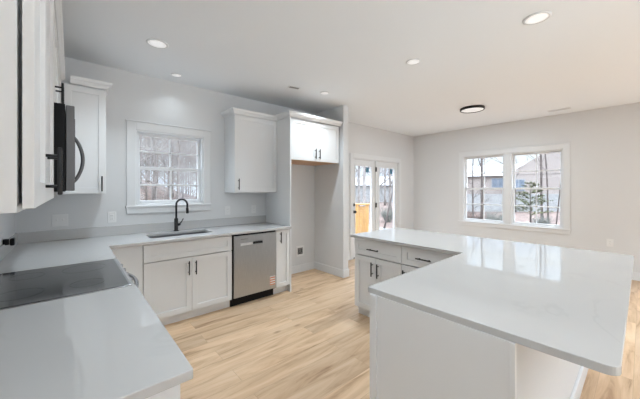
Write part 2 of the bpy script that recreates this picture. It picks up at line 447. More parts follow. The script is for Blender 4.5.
for (sx0, sx1, gx0, gx1) in ((4.728, 5.452, 4.80, 5.335), (5.508, 6.322, 5.61, 6.20)):
    bm = bmesh.new(); y0, y1 = 0.02, 0.062; gz0, gz1 = 0.30, 1.915
    box(bm, sx0, gx0, y0, y1, 0.022, DZ1 - 0.028, bev=0.002); box(bm, gx1, sx1, y0, y1, 0.022, DZ1 - 0.028, bev=0.002)
    box(bm, gx0, gx1, y0, y1, 0.022, gz0, bev=0.002); box(bm, gx0, gx1, y0, y1, gz1, DZ1 - 0.028, bev=0.002)
    for q in ((gx0 - .022, gx0 + .004, gz0 - .022, gz1 + .022), (gx1 - .004, gx1 + .022, gz0 - .022, gz1 + .022)):
        box(bm, q[0], q[1], y0 - 0.007, y0 + 0.002, q[2], q[3], bev=0.003)
    for q in ((gz0 - .022, gz0 + .004), (gz1 - .004, gz1 + .022)):
        box(bm, gx0, gx1, y0 - 0.007, y0 + 0.002, q[0], q[1], bev=0.003)
    leaf = obj('door_leaf', bm, M_trim, d1)
    bobj('pane', M_glass, [(gx0 - .002, gx1 + .002, 0.038, 0.043, gz0 - .002, gz1 + .002)], leaf)
    sx = gx1 - 0.17 if sx0 < 5 else gx1 - 0.16
    st = bobj('sticker', M_blue, [(sx, sx + 0.10, 0.0365, 0.0375, gz1 - 0.13, gz1 - 0.02)], leaf)
    st['label'] = 'dark blue maker sticker on the glass'
    if sx0 < 5:
        for z in (0.958, 1.10):
            bm = bmesh.new()
            lathe(bm, [(0.030, 0.0), (0.030, -0.010), (0.012, -0.014), (0.012, -0.034), (0.026, -0.040), (0.028, -0.055), (0.018, -0.064)] if z < 1 else
                  [(0.030, 0.0), (0.030, -0.012), (0.020, -0.020), (0.012, -0.024)], c=(4.757, y0, z), n=24, axis='y')
            k = obj('knob' if z < 1 else 'deadbolt', bm, M_black, leaf)
for z in (0.30, 1.07, 1.86):
    bm = bmesh.new()
    tube(bm, [(5.456, -0.008, z - 0.05), (5.456, -0.008, z + 0.05)], 0.008, 10); box(bm, 5.448, 5.498, -0.003, 0.004, z - 0.05, z + 0.05)
    obj('hinge', bm, M_black, d1)

# ------------------------------------------------------------------ cabinetry


def handle_bm(length=0.15, vertical=True, off=0.032, w=0.0055):
    """bar pull centred on the origin, standing off towards local -y"""
    bm = bmesh.new(); h = length / 2; s = h * 0.64
    if vertical:
        box(bm, -w, w, -off - 0.006, -off + 0.005, -h, h, bev=0.002)
        for z in (-s, s): tube(bm, [(0, 0, z), (0, -off, z)], 0.0048, 10)
    else:
        box(bm, -h, h, -off - 0.006, -off + 0.005, -w, w, bev=0.002)
        for x in (-s, s): tube(bm, [(x, 0, 0), (x, -off, 0)], 0.0048, 10)
    return bm


def shaker(name, parent, x0, x1, z0, z1, y=0.0, th=0.019, stile=0.057, handle=None, m=None):
    """front at y .. y-th; handle = (x, z, vertical)"""
    bm = bmesh.new(); m = m or M_cab
    yb, yf = y, y - th
    rail = min(stile, (z1 - z0) * 0.3)
    box(bm, x0, x0 + stile, yf, yb, z0, z1, bev=0.0014); box(bm, x1 - stile, x1, yf, yb, z0, z1, bev=0.0014)
    box(bm, x0 + stile - .001, x1 - stile + .001, yf + .0002, yb, z0, z0 + rail, bev=0.0012); box(bm, x0 + stile - .001, x1 - stile + .001, yf + .0002, yb, z1 - rail, z1, bev=0.0012)
    box(bm, x0 + stile - .002, x1 - stile + .002, yf + 0.011, yb, z0 + rail - .002, z1 - rail + .002)
    d = obj(name, bm, m, parent)
    if handle:
        h = obj('handle', handle_bm(0.15, handle[2]), M_black, d, loc=(handle[0], yf, handle[1]))
    return d


def slab_front(name, parent, x0, x1, z0, z1, y=0.0, th=0.019):
    return bobj(name, M_cab, [(x0, x1, y - th, y, z0, z1)], parent, bev=0.0015)


def carcass(parent, w, d, z0, z1, toe=0.0, toe_set=0.055, top=False, wood_bottom=False, left_ext=0.0):
    """local: x 0..w, front plane y=0, back y=d"""
    bm = bmesh.new(); p = 0.018; zb = z0 + toe
    box(bm, 0, p, 0.0, d, zb, z1, bev=0.001); box(bm, w - p, w, 0.0, d, zb, z1, bev=0.001)
    box(bm, p, w - p, d - p, d, zb, z1)
    if not wood_bottom: box(bm, p, w - p, 0.0, d - p, zb, zb + p)
    f = 0.036
    box(bm, p, f, 0.0, p, zb + p, z1); box(bm, w - f, w - p, 0.0, p, zb + p, z1); box(bm, f, w - f, 0.0, p, z1 - f, z1)
    if top: box(bm, p, w - p, p, d - p, z1 - p, z1)
    if toe:
        box(bm, 0, p, toe_set, d, z0, zb, bev=0.001); box(bm, w - p, w, toe_set, d, z0, zb, bev=0.001)
    b = obj('body', bm, M_cab, parent)
    if toe: bobj('toe_kick', M_cab, [(p, w - p, toe_set, toe_set + p, z0, zb)], parent, bev=0.001)
    if wood_bottom: bobj('bottom_panel', M_ply, [(p, w - p, 0.002, d - p, zb, zb + p)], parent)['label'] = 'bare orange-tan wood underside'
    return b


CROWN = [(0.0, 0.0), (0.008, 0.0), (0.012, 0.010), (0.030, 0.030), (0.042, 0.038), (0.046, 0.052), (0.052, 0.056), (0.052, 0.068), (0.0, 0.068)]


def crown(parent, path, z, scale=1.0, label=None):
    """sweep CROWN along an xy path (points on the cabinet face), outward to the right of travel"""
    bm = bmesh.new(); P = [Vector(p) for p in path]; rings = []
    for i, p in enumerate(P):
        ns_ = []
        for a, b in ((i - 1, i), (i, i + 1)):
            if a >= 0 and b < len(P):
                d = (P[b] - P[a]).normalized(); ns_.append(Vector((d.y, -d.x)))
        if len(ns_) == 2:
            n_ = ns_[0] + ns_[1]; n_ = n_ / (n_.dot(ns_[0]))
        else: n_ = ns_[0]
        rings.append([bm.verts.new((p.x + n_.x * o * scale, p.y + n_.y * o * scale, z + h * scale)) for o, h in CROWN])
    k = len(CROWN)
    for r0, r1 in zip(rings, rings[1:]):
        for i in range(k): bm.faces.new((r0[i], r0[(i + 1) % k], r1[(i + 1) % k], r1[i]))
    bm.faces.new(rings[0][::-1]); bm.faces.new(rings[-1])
    return obj('crown_molding', bm, M_cab, parent)


CT, CB = 0.914, 0.884      # countertop top / underside
CY_ = -0.64                # carcass front of the sink run
UB, UT = 1.381, 2.427
g = 0.003

# corner base cabinet (blind), left of the sink cabinet
c = thing('corner_base_cabinet', 'plain white blind corner base cabinet left of the sink cabinet', 'cabinet', (0.615, CY_, 0))
carcass(c, 0.925 - 0.615 - 0.001, 0.62, 0, CB, toe=0.105)
slab_front('filler_panel', c, 0.012, 0.307, 0.108, CB - 0.004)
# left run cabinet between corner and range, faces +X
c = thing('base_cabinet', 'white base cabinet between the range and the corner', 'cabinet', (0.615, -1.303, 0), R(90))
carcass(c, 0.600, 0.60, 0, CB, toe=0.105)
shaker('drawer_front', c, g, 0.572, 0.695, 0.868, handle=(0.29, 0.78, False))
shaker('door', c, g, 0.572, 0.108, 0.687, handle=(0.05, 0.60, True))
# near-left base cabinet, faces +X; its end shows at the bottom of the picture
c = thing('base_cabinet', 'white base cabinet closest to the viewer, under the near left worktop', 'cabinet', (0.608, -3.015, 0), R(90))
carcass(c, 0.925, 0.595, 0, CB, toe=0.105)
bobj('end_panel', M_cab, [(-0.006, 0, 0.035, 0.59, 0.0, CB)], c, bev=0.001)
for (a, b, hx) in ((g, 0.460, 0.42), (0.464, 0.922, 0.505)):
    shaker('drawer_front', c, a, b, 0.695, 0.868, handle=((a + b) / 2, 0.78, False))
    shaker('door', c, a, b, 0.108, 0.687, handle=(hx, 0.60, True))
# sink base
c = thing('sink_base_cabinet', 'white two-door sink base cabinet with a false drawer front below the window', 'cabinet', (0.926, CY_, 0))
W = 0.913
carcass(c, W, 0.62, 0, CB, toe=0.105)
shaker('false_drawer_front', c, g, W - g, 0.700, 0.872)
shaker('door', c, g, W / 2 - 0.0015, 0.108, 0.692, handle=(W / 2 - 0.036, 0.582, True))
shaker('door', c, W / 2 + 0.0015, W - g, 0.108, 0.692, handle=(W / 2 + 0.036, 0.577, True))
# narrow cabinet right of dishwasher
c = thing('narrow_base_cabinet', 'narrow white base cabinet between dishwasher and fridge panel', 'cabinet', (2.455, CY_, 0))
carcass(c, 0.222, 0.62, 0, CB, toe=0.105)
shaker('door', c, g, 0.222 - g, 0.108, 0.872, stile=0.05, handle=(0.060, 0.775, True))
# tall fridge side panel
tag(bobj('fridge_side_panel', M_cab, [(2.680, 2.702, -0.662, -0.001, 0, 2.436)], bev=0.0015),
    'tall white side panel standing left of the empty fridge recess', 'panel')

# uppers on the sink wall
c = thing('wall_cabinet', 'white wall cabinet right of the sink window, joined to the fridge panel', 'cabinet', (2.023, -0.311, 0))
carcass(c, 0.655, 0.31, UB, UT)
shaker('door', c, g, 0.652, UB + 0.003, UT - 0.012, handle=(0.048, 1.492, True))
crown(c, [(0.0, 0.31), (0.0, -0.019), (0.654, -0.019)], UT)
c = thing('wall_cabinet', 'white corner wall cabinet left of the sink window, partly behind the microwave', 'cabinet', (0.335, -0.311, 0))
carcass(c, 0.325, 0.31, UB, UT)
shaker('door', c, 0.006, 0.322, UB + 0.003, UT - 0.012, handle=(0.29, 1.482, True))
crown(c, [(0.055, -0.019), (0.325, -0.019), (0.325, 0.31)], UT)
# fridge top cabinet
c = thing('fridge_wall_cabinet', 'white two-door cabinet above the empty fridge recess', 'cabinet', (2.703, -0.626, 0))
W = 0.967
carcass(c, W, 0.62, 1.842, 2.44, wood_bottom=True)
shaker('door', c, 0.012, W / 2 - 0.0015, 1.846, 2.43, handle=(W / 2 - 0.04, 1.955, True))
shaker('door', c, W / 2 + 0.0015, W - 0.014, 1.846, 2.43, handle=(W / 2 + 0.04, 1.955, True))
crown(c, [(-0.023, 0.30), (-0.023, -0.036), (W + 0.0, -0.036)], 2.438)

# left wall uppers, face +X (local x = world +Y)
XF_ = 0.305
c = thing('wall_cabinet', 'white wall cabinet nearest the viewer at the left edge of the photo', 'cabinet', (XF_, -3.035, 0), R(90))
carcass(c, 0.965, 0.304, UB, UT)
shaker('door', c, 0.004, 0.412, UB + 0.008, UT - 0.012, y=-0.007, stile=0.06, handle=(0.365, 1.487, True))
shaker('door', c, 0.416, 0.962, UB + 0.008, UT - 0.012, y=-0.007, stile=0.06, handle=(0.455, 1.487, True))
crown(c, [(0.0, 0.304), (0.0, -0.022), (0.965, -0.022)], UT, 0.6)
c = thing('wall_cabinet', 'short white wall cabinet directly above the microwave', 'cabinet', (XF_, -2.068, 0), R(90))
carcass(c, 0.78, 0.304, 1.862, UT)
shaker('door', c, g, 0.3885, 1.866, UT - 0.012, handle=(0.345, 1.955, True))
shaker('door', c, 0.3915, 0.777, 1.866, UT - 0.012, handle=(0.435, 1.955, True))
crown(c, [(0.0, -0.019), (0.78, -0.019)], UT, 0.6)
c = thing('wall_cabinet', 'white wall cabinet hidden between the microwave and the corner cabinet', 'cabinet', (XF_, -1.286, 0), R(90))
carcass(c, 0.945, 0.304, UB, UT)
shaker('door', c, g, 0.942, UB + 0.003, UT - 0.012, handle=(0.05, 1.487, True))
crown(c, [(0.0, -0.019), (0.955, -0.019)], UT, 0.6)

# ------------------------------------------------------------------ countertops
bm = bmesh.new()
cells(bm, [(0.001, 0.651, -1.300, -0.001), (0.001, 2.679, -0.699, -0.001)], [(1.02, 1.68, -0.505, -0.175)], CB + 0.0005, CT)
round_corners(bm, 0.03, 5, only=lambda p: 1.0 < p.x < 1.7 and -0.6 < p.y < -0.1)
round_corners(bm, 0.006, 3, only=lambda p: abs(p.x - 0.651) < .002 and abs(p.y + 1.300) < .002)
ctl = tag(obj('countertop', bm, M_quartz, bevel=0.003), 'L-shaped white quartz worktop along the sink wall into the corner', 'countertop')
bobj('backsplash', M_quartz, [(0.001, 2.679, -0.021, -0.001, CT, CT + 0.102), (0.001, 0.021, -1.300, -0.021, CT, CT + 0.102)], ctl, bev=0.002)
bm = bmesh.new()
cells(bm, [(0.001, 0.655, -3.040, -2.084)], [], CB + 0.0005, CT)
round_corners(bm, 0.005, 3, only=lambda p: p.x > .6)
ctn = tag(obj('countertop', bm, M_quartz, bevel=0.003), 'white quartz worktop closest to the viewer, left of the range', 'countertop')
bobj('backsplash', M_quartz, [(0.001, 0.021, -3.04, -2.084, CT, CT + 0.102)], ctn, bev=0.002)
IX0, IXF, IXR = 1.570, 2.777, 3.669
IY0, IY1, IY2 = -1.703, -2.932, -3.853
bm = bmesh.new()
cells(bm, [(IXF, IXR, IY1, IY0), (IX0, IXR, IY2, IY1)], [], CB + 0.0005, CT)
round_corners(bm, 0.035, 6, only=lambda p: p.x > 3.6 or (p.x < 1.6 and p.y < -3.8))
round_corners(bm, 0.006, 3, only=lambda p: (p.x < 1.6 and p.y > -3.0) or (abs(p.x - IXF) < .01 and p.y > -1.8))
tag(obj('island_countertop', bm, M_quartz, bevel=0.003), 'large L-shaped white quartz island top reflecting the dining window', 'countertop')

# ------------------------------------------------------------------ island base
ICF = 2.84
c = thing('island_cabinet', 'white island cabinet at the far end with a wide drawer over two doors', 'cabinet', (ICF, -1.727, 0), R(-90))
W = 0.61
carcass(c, W, 0.60, 0, CB, toe=0.105, toe_set=0.05)
shaker('drawer_front', c, g, W - 0.002, 0.700, 0.872, stile=0.055, handle=(0.275, 0.778, False))
shaker('door', c, g, W / 2 - 0.012, 0.108, 0.690, handle=(W / 2 - 0.045, 0.572, True))
shaker('door', c, W / 2 - 0.009, W - 0.002, 0.108, 0.690, handle=(W / 2 + 0.030, 0.567, True))
c = thing('island_cabinet', 'white island cabinet in the inner corner with a drawer over one door', 'cabinet', (ICF, -2.338, 0), R(-90))
W = 0.60
carcass(c, W, 0.60, 0, CB, toe=0.105, toe_set=0.05)
shaker('drawer_front', c, g, 0.50, 0.700, 0.872, stile=0.055, handle=(0.24, 0.785, False))
shaker('door', c, g, 0.50, 0.108, 0.690, handle=(0.033, 0.572, True))
bobj('filler_strip', M_cab, [(0.503, W, -0.019, 0, 0.108, 0.872)], c, bev=0.001)
tag(bobj('island_back_panel', M_cab, [(ICF + 0.602, ICF + 0.62, -2.938, -1.727, 0.0, CB)], bev=0.001), 'white back panel on the dining side of the island', 'panel')
# near wing of the island
BX, BY0, BY1, BXE = 1.578, -2.960, -3.595, 3.52
c = thing('island_wing_base', 'white panelled near wing of the island facing the range', 'cabinet', (0, 0, 0))
bobj('body', M_cab, [(BX, BXE, BY1 + 0.02, BY0 - 0.018, 0.0, CB)], c)
bobj('north_panel', M_cab, [(BX, ICF - 0.022, BY0 - 0.018, BY0, 0.0, CB)], c, bev=0.001)
bobj('end_panel', M_cab, [(BX - 0.012, BX, BY1 + 0.0162, BY0 - 0.0362, 0.0, CB)], c, bev=0.001)
bobj('corner_stile', M_cab, [(BX - 0.022, BX + 0.02, BY0 - 0.036, BY0 + 0.003, 0.0, CB)], c, bev=0.0015)
bobj('corner_stile', M_cab, [(BX - 0.016, BX + 0.002, BY1 - 0.003, BY1 + 0.016, 0.0, CB)], c, bev=0.0015)
bobj('back_panel', M_wall, [(BX + 0.002, BXE, BY1, BY1 + 0.02, 0.0, CB)], c, bev=0.001)
bobj('baseboard', M_trim, [(BX, BXE, BY1 - 0.016, BY1, 0.0, 0.125)], c, bev=0.003)

# ------------------------------------------------------------------ dishwasher
dw = thing('dishwasher', 'stainless steel dishwasher between the sink cabinet and a narrow cabinet', 'dishwasher', (1.841, CY_, 0))
W = 0.612
bobj('tub', M_blackpl, [(0.004, W - 0.004, 0.0, 0.58, 0.10, 0.868)], dw)
bm = bmesh.new()
x0, x1, z0, z1 = 0.014, W - 0.006, 0.118, 0.858
px0, px1, pz0, pz1 = 0.09, 0.40, 0.735, 0.775
yf, yb = -0.035, -0.002
box(bm, x0, x1, yf, yb, z0, pz0, bev=0.0015); box(bm, x0, x1, yf, yb, pz1, z1, bev=0.0015)
box(bm, x0, px0, yf, yb, pz0 - .002, pz1 + .002, bev=0.0005); box(bm, px1, x1, yf, yb, pz0 - .002, pz1 + .002, bev=0.0005)
box(bm, px0, px1, yf + 0.022, yb, pz0, pz1)
door = obj('door', bm, M_steel, dw)
bobj('handle', M_black, [(0.272, 0.400, yf - 0.006, yf + 0.014, 0.742, 0.768)], door, bev=0.004)
bobj('label_strip', M_white, [(0.10, 0.262, yf + 0.004, yf + 0.012, 0.738, 0.768)], door)
bobj('badge', M_ventgrey, [(0.10, 0.19, yf - 0.001, yf, 0.812, 0.820)], door)
st = bobj('energy_sticker', M_white, [(0.505, 0.588, yf - 0.0012, yf, 0.165, 0.285)], door)
obj_bands = bobj('printed_band', M_orange, [(0.507, 0.586, yf - 0.0020, yf - 0.0012, 0.168, 0.181), (0.507, 0.513, yf - 0.0020, yf - 0.0012, 0.181, 0.271), (0.513, 0.586, yf - 0.0020, yf - 0.0012, 0.198, 0.211),
    (0.513, 0.586, yf - 0.0020, yf - 0.0012, 0.228, 0.241), (0.513, 0.586, yf - 0.0020, yf - 0.0012, 0.258, 0.271)], st)
bobj('toe_kick', M_blackpl, [(0.004, W - 0.004, 0.045, 0.06, 0.0, 0.10)], dw)
bobj('side_trim', M_blackpl, [(0.0, 0.012, -0.028, 0.0, 0.075, 0.880), (0.012, W - 0.006, -0.012, 0.0, 0.860, 0.880)], dw)

# ------------------------------------------------------------------ sink + faucet
sk = thing('sink', 'undermount stainless steel sink set in the worktop below the window', 'sink', (1.35, -0.34, CB))
bm = bmesh.new()
hw, hd, dp, t = 0.345, 0.178, 0.21, 0.004
box(bm, -hw, hw, -hd, hd, -dp, -dp + t); box(bm, -hw, -hw + t, -hd, hd, -dp + t, -0.001); box(bm, hw - t, hw, -hd, hd, -dp + t, -0.001)
box(bm, -hw + t, hw - t, -hd, -hd + t, -dp + t, -0.001); box(bm, -hw + t, hw - t, hd - t, hd, -dp + t, -0.001)
obj('basin', bm, M_sink, sk)
bm = bmesh.new(); lathe(bm, [(0.05, 0), (0.05, 0.003), (0.035, 0.003), (0.03, 0.0015)], c=(0.12, 0.05, -dp + t), n=24)
obj('drain', bm, M_steelh, sk)

fx, fy = 1.366, -0.112
fa = thing('faucet', 'matt black gooseneck faucet standing behind the sink', 'faucet', (fx, fy, CT))
bm = bmesh.new()
lathe(bm, [(0.030, 0.0), (0.030, 0.006), (0.024, 0.010), (0.022, 0.014), (0.0215, 0.15), (0.018, 0.156), (0.0135, 0.160)], n=28)
obj('base', bm, M_black, fa)
dirx, diry = 0.80, -0.60
pts = [(0, 0, 0.15), (0, 0, 0.30)]
rr = 0.066
for k in range(1, 15):
    a = PI - PI * k / 14 * 1.0
    h = rr + rr * math.cos(a)
    pts.append((dirx * h, diry * h, 0.315 + rr * math.sin(a) + 0.008))
pts.append((dirx * 2 * rr, diry * 2 * rr, 0.285))
bm = bmesh.new(); tube(bm, pts, 0.0115, 14)
obj('spout', bm, M_black, fa)
bm = bmesh.new(); hx, hy = dirx * 2 * rr, diry * 2 * rr
tube(bm, [(hx, hy, 0.287), (hx, hy, 0.275), (hx, hy, 0.222), (hx, hy, 0.215)], [0.0125, 0.0155, 0.0165, 0.013], 16)
obj('spray_head', bm, M_black, fa)
bm = bmesh.new()
tube(bm, [(0, 0, 0.075), (0.035, -0.005, 0.080), (0.045, -0.006, 0.085)], [0.017, 0.017, 0.014], 14)
tube(bm, [(0.040, -0.005, 0.085), (0.062, -0.008, 0.115), (0.078, -0.01, 0.150)], [0.007, 0.0065, 0.006], 10)
obj('lever', bm, M_black, fa)

# ------------------------------------------------------------------ range
rg = thing('range', 'slide-in stainless electric range with a black glass cooktop', 'range', (0, -1.692, 0))
hy = 0.3805
bobj('body', M_steel, [(0.03, 0.615, -hy, hy, 0.05, 0.902)], rg, bev=0.002)
bobj('toe_kick', M_blackpl, [(0.05, 0.58, -hy + .01, hy - .01, 0.0, 0.05)], rg)
bm = bmesh.new()
box(bm, 0.615, 0.652, -hy, hy, 0.845, 0.912, bev=0.004)
fr = obj('control_panel', bm, M_steel, rg)
gx = bobj('cooktop', M_glassblk, [(0.035, 0.628, -hy + 0.006, hy - 0.006, 0.902, 0.9165)], rg, bev=0.002)
bobj('cooktop_trim', M_steelh, [(0.028, 0.636, -hy - 0.001, -hy + 0.006, 0.900, 0.914), (0.028, 0.636, hy - 0.006, hy + 0.001, 0.900, 0.914), (0.628, 0.638, -hy, hy, 0.900, 0.915),
                                (0.022, 0.035, -hy, hy, 0.900, 0.922)], rg, bev=0.001)
for (bx_, by_, r_) in ((0.20, -0.19, 0.09), (0.20, 0.19, 0.075), (0.46, -0.19, 0.075), (0.46, 0.19, 0.11)):
    bm = bmesh.new(); n = 48; rings = []
    for r2 in (r_, r_ - .0025):
        rings.append([bm.verts.new((bx_ + r2 * math.cos(2 * PI * k / n), by_ + r2 * math.sin(2 * PI * k / n), 0.9169)) for k in range(n)])
    for k in range(n): bm.faces.new((rings[0][k], rings[0][(k + 1) % n], rings[1][(k + 1) % n], rings[1][k]))
    obj('burner_marking', bm, M_ring, gx)
od = bobj('oven_door', M_steel, [(0.617, 0.645, -hy + .003, hy - .003, 0.22, 0.838)], rg, bev=0.004)
bobj('oven_window', M_glassblk, [(0.643, 0.647, -0.27, 0.27, 0.34, 0.68)], od)
bobj('drawer', M_steel, [(0.617, 0.645, -hy + .003, hy - .003, 0.055, 0.212)], rg, bev=0.004)
bm = bmesh.new()
hp = []
for k in range(17):
    u = k / 16; yy = -0.27 + 0.54 * u
    hp.append((0.648 + 0.062 * math.sin(PI * u) ** 0.7, yy, 0.835))
tube(bm, hp, 0.012, 14)
obj('handle', bm, M_steelh, rg)
for k in range(5):
    bm = bmesh.new(); lathe(bm, [(0.018, 0), (0.018, 0.006), (0.014, 0.020), (0.012, 0.022)], c=(0.652, -0.28 + k * 0.14, 0.875), n=20, axis='x')
    obj('knob', bm, M_steelh, fr)

# ------------------------------------------------------------------ microwave
mw = thing('microwave', 'black and stainless over-the-range microwave with a curved handle', 'microwave', (0, -1.668, 1.418))
hy = 0.378; hh = 0.425
bobj('body', M_blackpl, [(0.004, 0.370, -hy, hy, 0, hh)], mw, bev=0.003)
bobj('bottom_panel', M_ventgrey, [(0.03, 0.35, -hy + .02, hy - .02, -0.003, 0.0)], mw)
M_mwh = mat('dark_steel', (0.16, 0.16, 0.165), 0.35, 0.8); bump(M_mwh, 60, 0.05)
M_mwd = mat('grey_door_edge', (0.14, 0.14, 0.145), 0.4, 0.3); bump(M_mwd, 60, 0.05)
dd = bobj('door', M_mwd, [(0.372, 0.405, -hy, 0.22, 0.004, hh - 0.004)], mw, bev=0.004)
bobj('door_glass', M_glassblk, [(0.4045, 0.407, -0.33, 0.16, 0.06, hh - 0.06)], dd)
bobj('control_panel', M_glassblk, [(0.372, 0.403, 0.223, hy, 0.004, hh - 0.004)], mw, bev=0.003)
bm = bmesh.new(); hp = []
for k in range(17):
    u = k / 16; hp.append((0.402 + 0.048 * math.sin(PI * u) ** 0.75, 0.17, 0.055 + 0.29 * u))
tube(bm, hp, 0.010, 12)
obj('handle', bm, M_mwh, dd)

# ------------------------------------------------------------------ outlets and switches


def plate(name, label, cat, loc, rz, w, h, kinds, group=None):
    r = thing(name, label, cat, loc, rz, group)
    bobj('cover_plate', M_plate, [(-w / 2, w / 2, -0.006, 0, -h / 2, h / 2)], r, bev=0.0025)
    n = len(kinds)
    for i, k in enumerate(kinds):
        cx = (i - (n - 1) / 2) * 0.046
        if k == 'outlet':
            s = bobj('socket', M_plate, [(cx - .017, cx + .017, -0.009, -0.006, -.034, .034)], r, bev=0.002)
            for (sx_a, sz_a) in ((-.007, -.018), (-.007, .018), (.007, -.018), (.007, .018)):
                bobj('slot', M_socket, [(cx + sx_a - .001, cx + sx_a + .001, -0.0095, -0.009, sz_a - .005, sz_a + .005)], s)
        elif k == 'switch':
            bobj('rocker', M_plate, [(cx - .016, cx + .016, -0.011, -0.006, -.033, .033)], r, bev=0.003)
        else:
            s = bobj('toggle', M_plate, [(cx - .006, cx + .006, -0.018, -0.006, -.003, .018)], r, bev=0.002)
    return r


plate('switch_plate', 'white two-gang switch plate above the splash left of the sink', 'switch', (0.312, 0, 1.112), 0, 0.122, 0.122, ['toggle', 'toggle'])
plate('wall_outlet', 'white outlet plate on the wall just left of the sink window sill', 'outlet', (0.735, 0, 1.115), 0, 0.078, 0.122, ['outlet'])
plate('wall_outlet', 'white outlet plate nearest the faucet, right of the sink window', 'outlet', (2.065, 0, 1.125), 0, 0.078, 0.122, ['outlet'])
plate('wall_outlet', 'white outlet plate under the wall cabinet beside the fridge panel', 'outlet', (2.474, 0, 1.125), 0, 0.078, 0.122, ['outlet'])
plate('wall_outlet', 'white outlet plate low on the dining wall right of the double window', 'outlet', (XW, -3.545, 0.548), R(-90), 0.08, 0.125, ['outlet'])
r = thing('water_supply_box', 'dark outlet box with a white frame low in the fridge recess', 'outlet box', (3.358, 0, 0.362))
bobj('frame', M_plate, [(-.085, .085, -0.006, 0, -.088, -.055), (-.085, .085, -0.006, 0, .055, .088), (-.085, -.055, -0.006, 0, -.055, .055), (.055, .085, -0.006, 0, -.055, .055)], r, bev=0.002)
bobj('recess', M_socket, [(-.055, .055, -0.003, 0, -.055, .055)], r)
for q in ((-.035, -.025, -0.005, -0.003, -.02, .025), (.02, .03, -0.005, -0.003, -.02, .025), (-.02, .01, -0.006, -0.003, -.045, -.03)):
    bobj('slot', M_black, [q], r)
plate('wall_outlet', 'outlet plate on the left wall with a black plug in it', 'outlet', (0, -0.72, 1.035), R(90), 0.10, 0.125, ['outlet'])
pl = thing('power_plug', 'black plug pushed into the outlet above the left worktop', 'plug', (0.0097, -0.725, 1.03))
bobj('plug_body', M_blackpl, [(0, 0.034, -0.020, 0.020, -0.022, 0.022)], pl, bev=0.006)
bobj('plug_cap', M_blackpl, [(0.038, 0.062, -0.026, 0.026, -0.028, 0.026)], pl, bev=0.006)
bobj('plug_ring', M_steelh, [(0.034, 0.038, -0.017, 0.017, -0.018, 0.018)], pl, bev=0.001)

# ------------------------------------------------------------------ ceiling fixtures


def can_light(loc, r, label, power=5.5):
    t = thing('recessed_light', label, 'ceiling light', (loc[0], loc[1], H), group=None)
    bm = bmesh.new(); lathe(bm, [(r * .80, -0.001), (r, -0.001), (r, -0.004), (r * .86, -0.009), (r * .80, -0.009), (r * .80, -0.001)], n=40)
    obj('trim_ring', bm, M_trim, t)
    bm = bmesh.new(); lathe(bm, [(r * .81, -0.0015), (r * .81, -0.006), (r * .5, -0.0075), (0.001, -0.008)], n=40)
    obj('lens', bm, M_lens, t)
    l = bpy.data.lights.new('recessed_lamp', 'AREA'); l.shape = 'DISK'; l.size = r * 1.5; l.energy = power; l.spread = R(115)
    l.color = (.80, .92, 1)
    lo = bpy.data.objects.new('recessed_lamp', l); COL.objects.link(lo); lo.parent = t; lo.location = (0, 0, -0.012)


can_light((0.995, -0.928), 0.092, 'round recessed downlight over the left worktop corner', 5.5)
can_light((1.33, -0.262), 0.060, 'small recessed downlight above the sink window', 0.6)
can_light((3.06, -0.955), 0.062, 'small recessed downlight in front of the fridge cabinet', 6)
can_light((3.108, -2.295), 0.075, 'recessed downlight above the far end of the island', 6)
can_light((3.146, -3.345), 0.092, 'round recessed downlight at top right above the near island wing', 2)
can_light((1.15, -3.05), 0.092, 'recessed downlight added out of view above the left aisle for brightness', 4.5)  # unseen extra lamp, added to light the near worktop, cabinets and floor
# two more downlights added behind the camera, unseen, to brighten the room
can_light((1.0, -5.2), 0.092, 'added fill downlight behind the viewer on the left', 6)
can_light((4.6, -5.4), 0.092, 'added fill downlight behind the viewer on the right', 24)

rl = thing('flush_ceiling_light', 'flat round ceiling light with a black rim over the dining area', 'ceiling light', (5.42, -2.02, H))
bm = bmesh.new(); rr = 0.185
lathe(bm, [(rr * .9, -0.001), (rr, -0.001), (rr, -0.034), (rr - .012, -0.040), (rr * .9, -0.036), (rr * .9, -0.001)], n=56)
obj('rim', bm, M_black, rl)
bm = bmesh.new(); lathe(bm, [(rr * .905, -0.002), (rr * .905, -0.030), (rr * .6, -0.0345), (0.001, -0.036)], n=56)
obj('diffuser', bm, M_lens, rl)
l = bpy.data.lights.new('flush_lamp', 'AREA'); l.shape = 'DISK'; l.size = 0.3; l.energy = 18; l.color = (.80, .92, 1)
lo = bpy.data.objects.new('flush_lamp', l); COL.objects.link(lo); lo.parent = rl; lo.location = (0, 0, -0.045)


def vent(loc, rz, L_, W_, label, dark):
    v = thing('ceiling_vent', label, 'vent', (loc[0], loc[1], H), rz)
    bobj('frame', M_trim, [(-L_ / 2, L_ / 2, -W_ / 2, -W_ / 2 + .014, -0.007, -0.001), (-L_ / 2, L_ / 2, W_ / 2 - .014, W_ / 2, -0.007, -0.001),
                           (-L_ / 2, -L_ / 2 + .014, -W_ / 2 + .014, W_ / 2 - .014, -0.007, -0.001), (L_ / 2 - .014, L_ / 2, -W_ / 2 + .014, W_ / 2 - .014, -0.007, -0.001)], v, bev=0.001)
    bobj('backing', M_grille, [(-L_ / 2 + .014, L_ / 2 - .014, -W_ / 2 + .014, W_ / 2 - .014, -0.003, -0.001)], v)
    n = 5
    bs = []
    for i in range(n):
        y = -W_ / 2 + .014 + (W_ - .028) * (i + .5) / n
        bs.append((-L_ / 2 + .014, L_ / 2 - .014, y - .003, y + .003, -0.008, -0.003))
    bobj('louvre', M_ventgrey if dark else M_trim, bs, v)


vent((2.615, -0.845), R(-12), 0.16, 0.075, 'small dark ceiling vent above the fridge cabinet', True)
vent((6.62, -2.96), R(90), 0.30, 0.11, 'white ceiling vent near the double window', False)

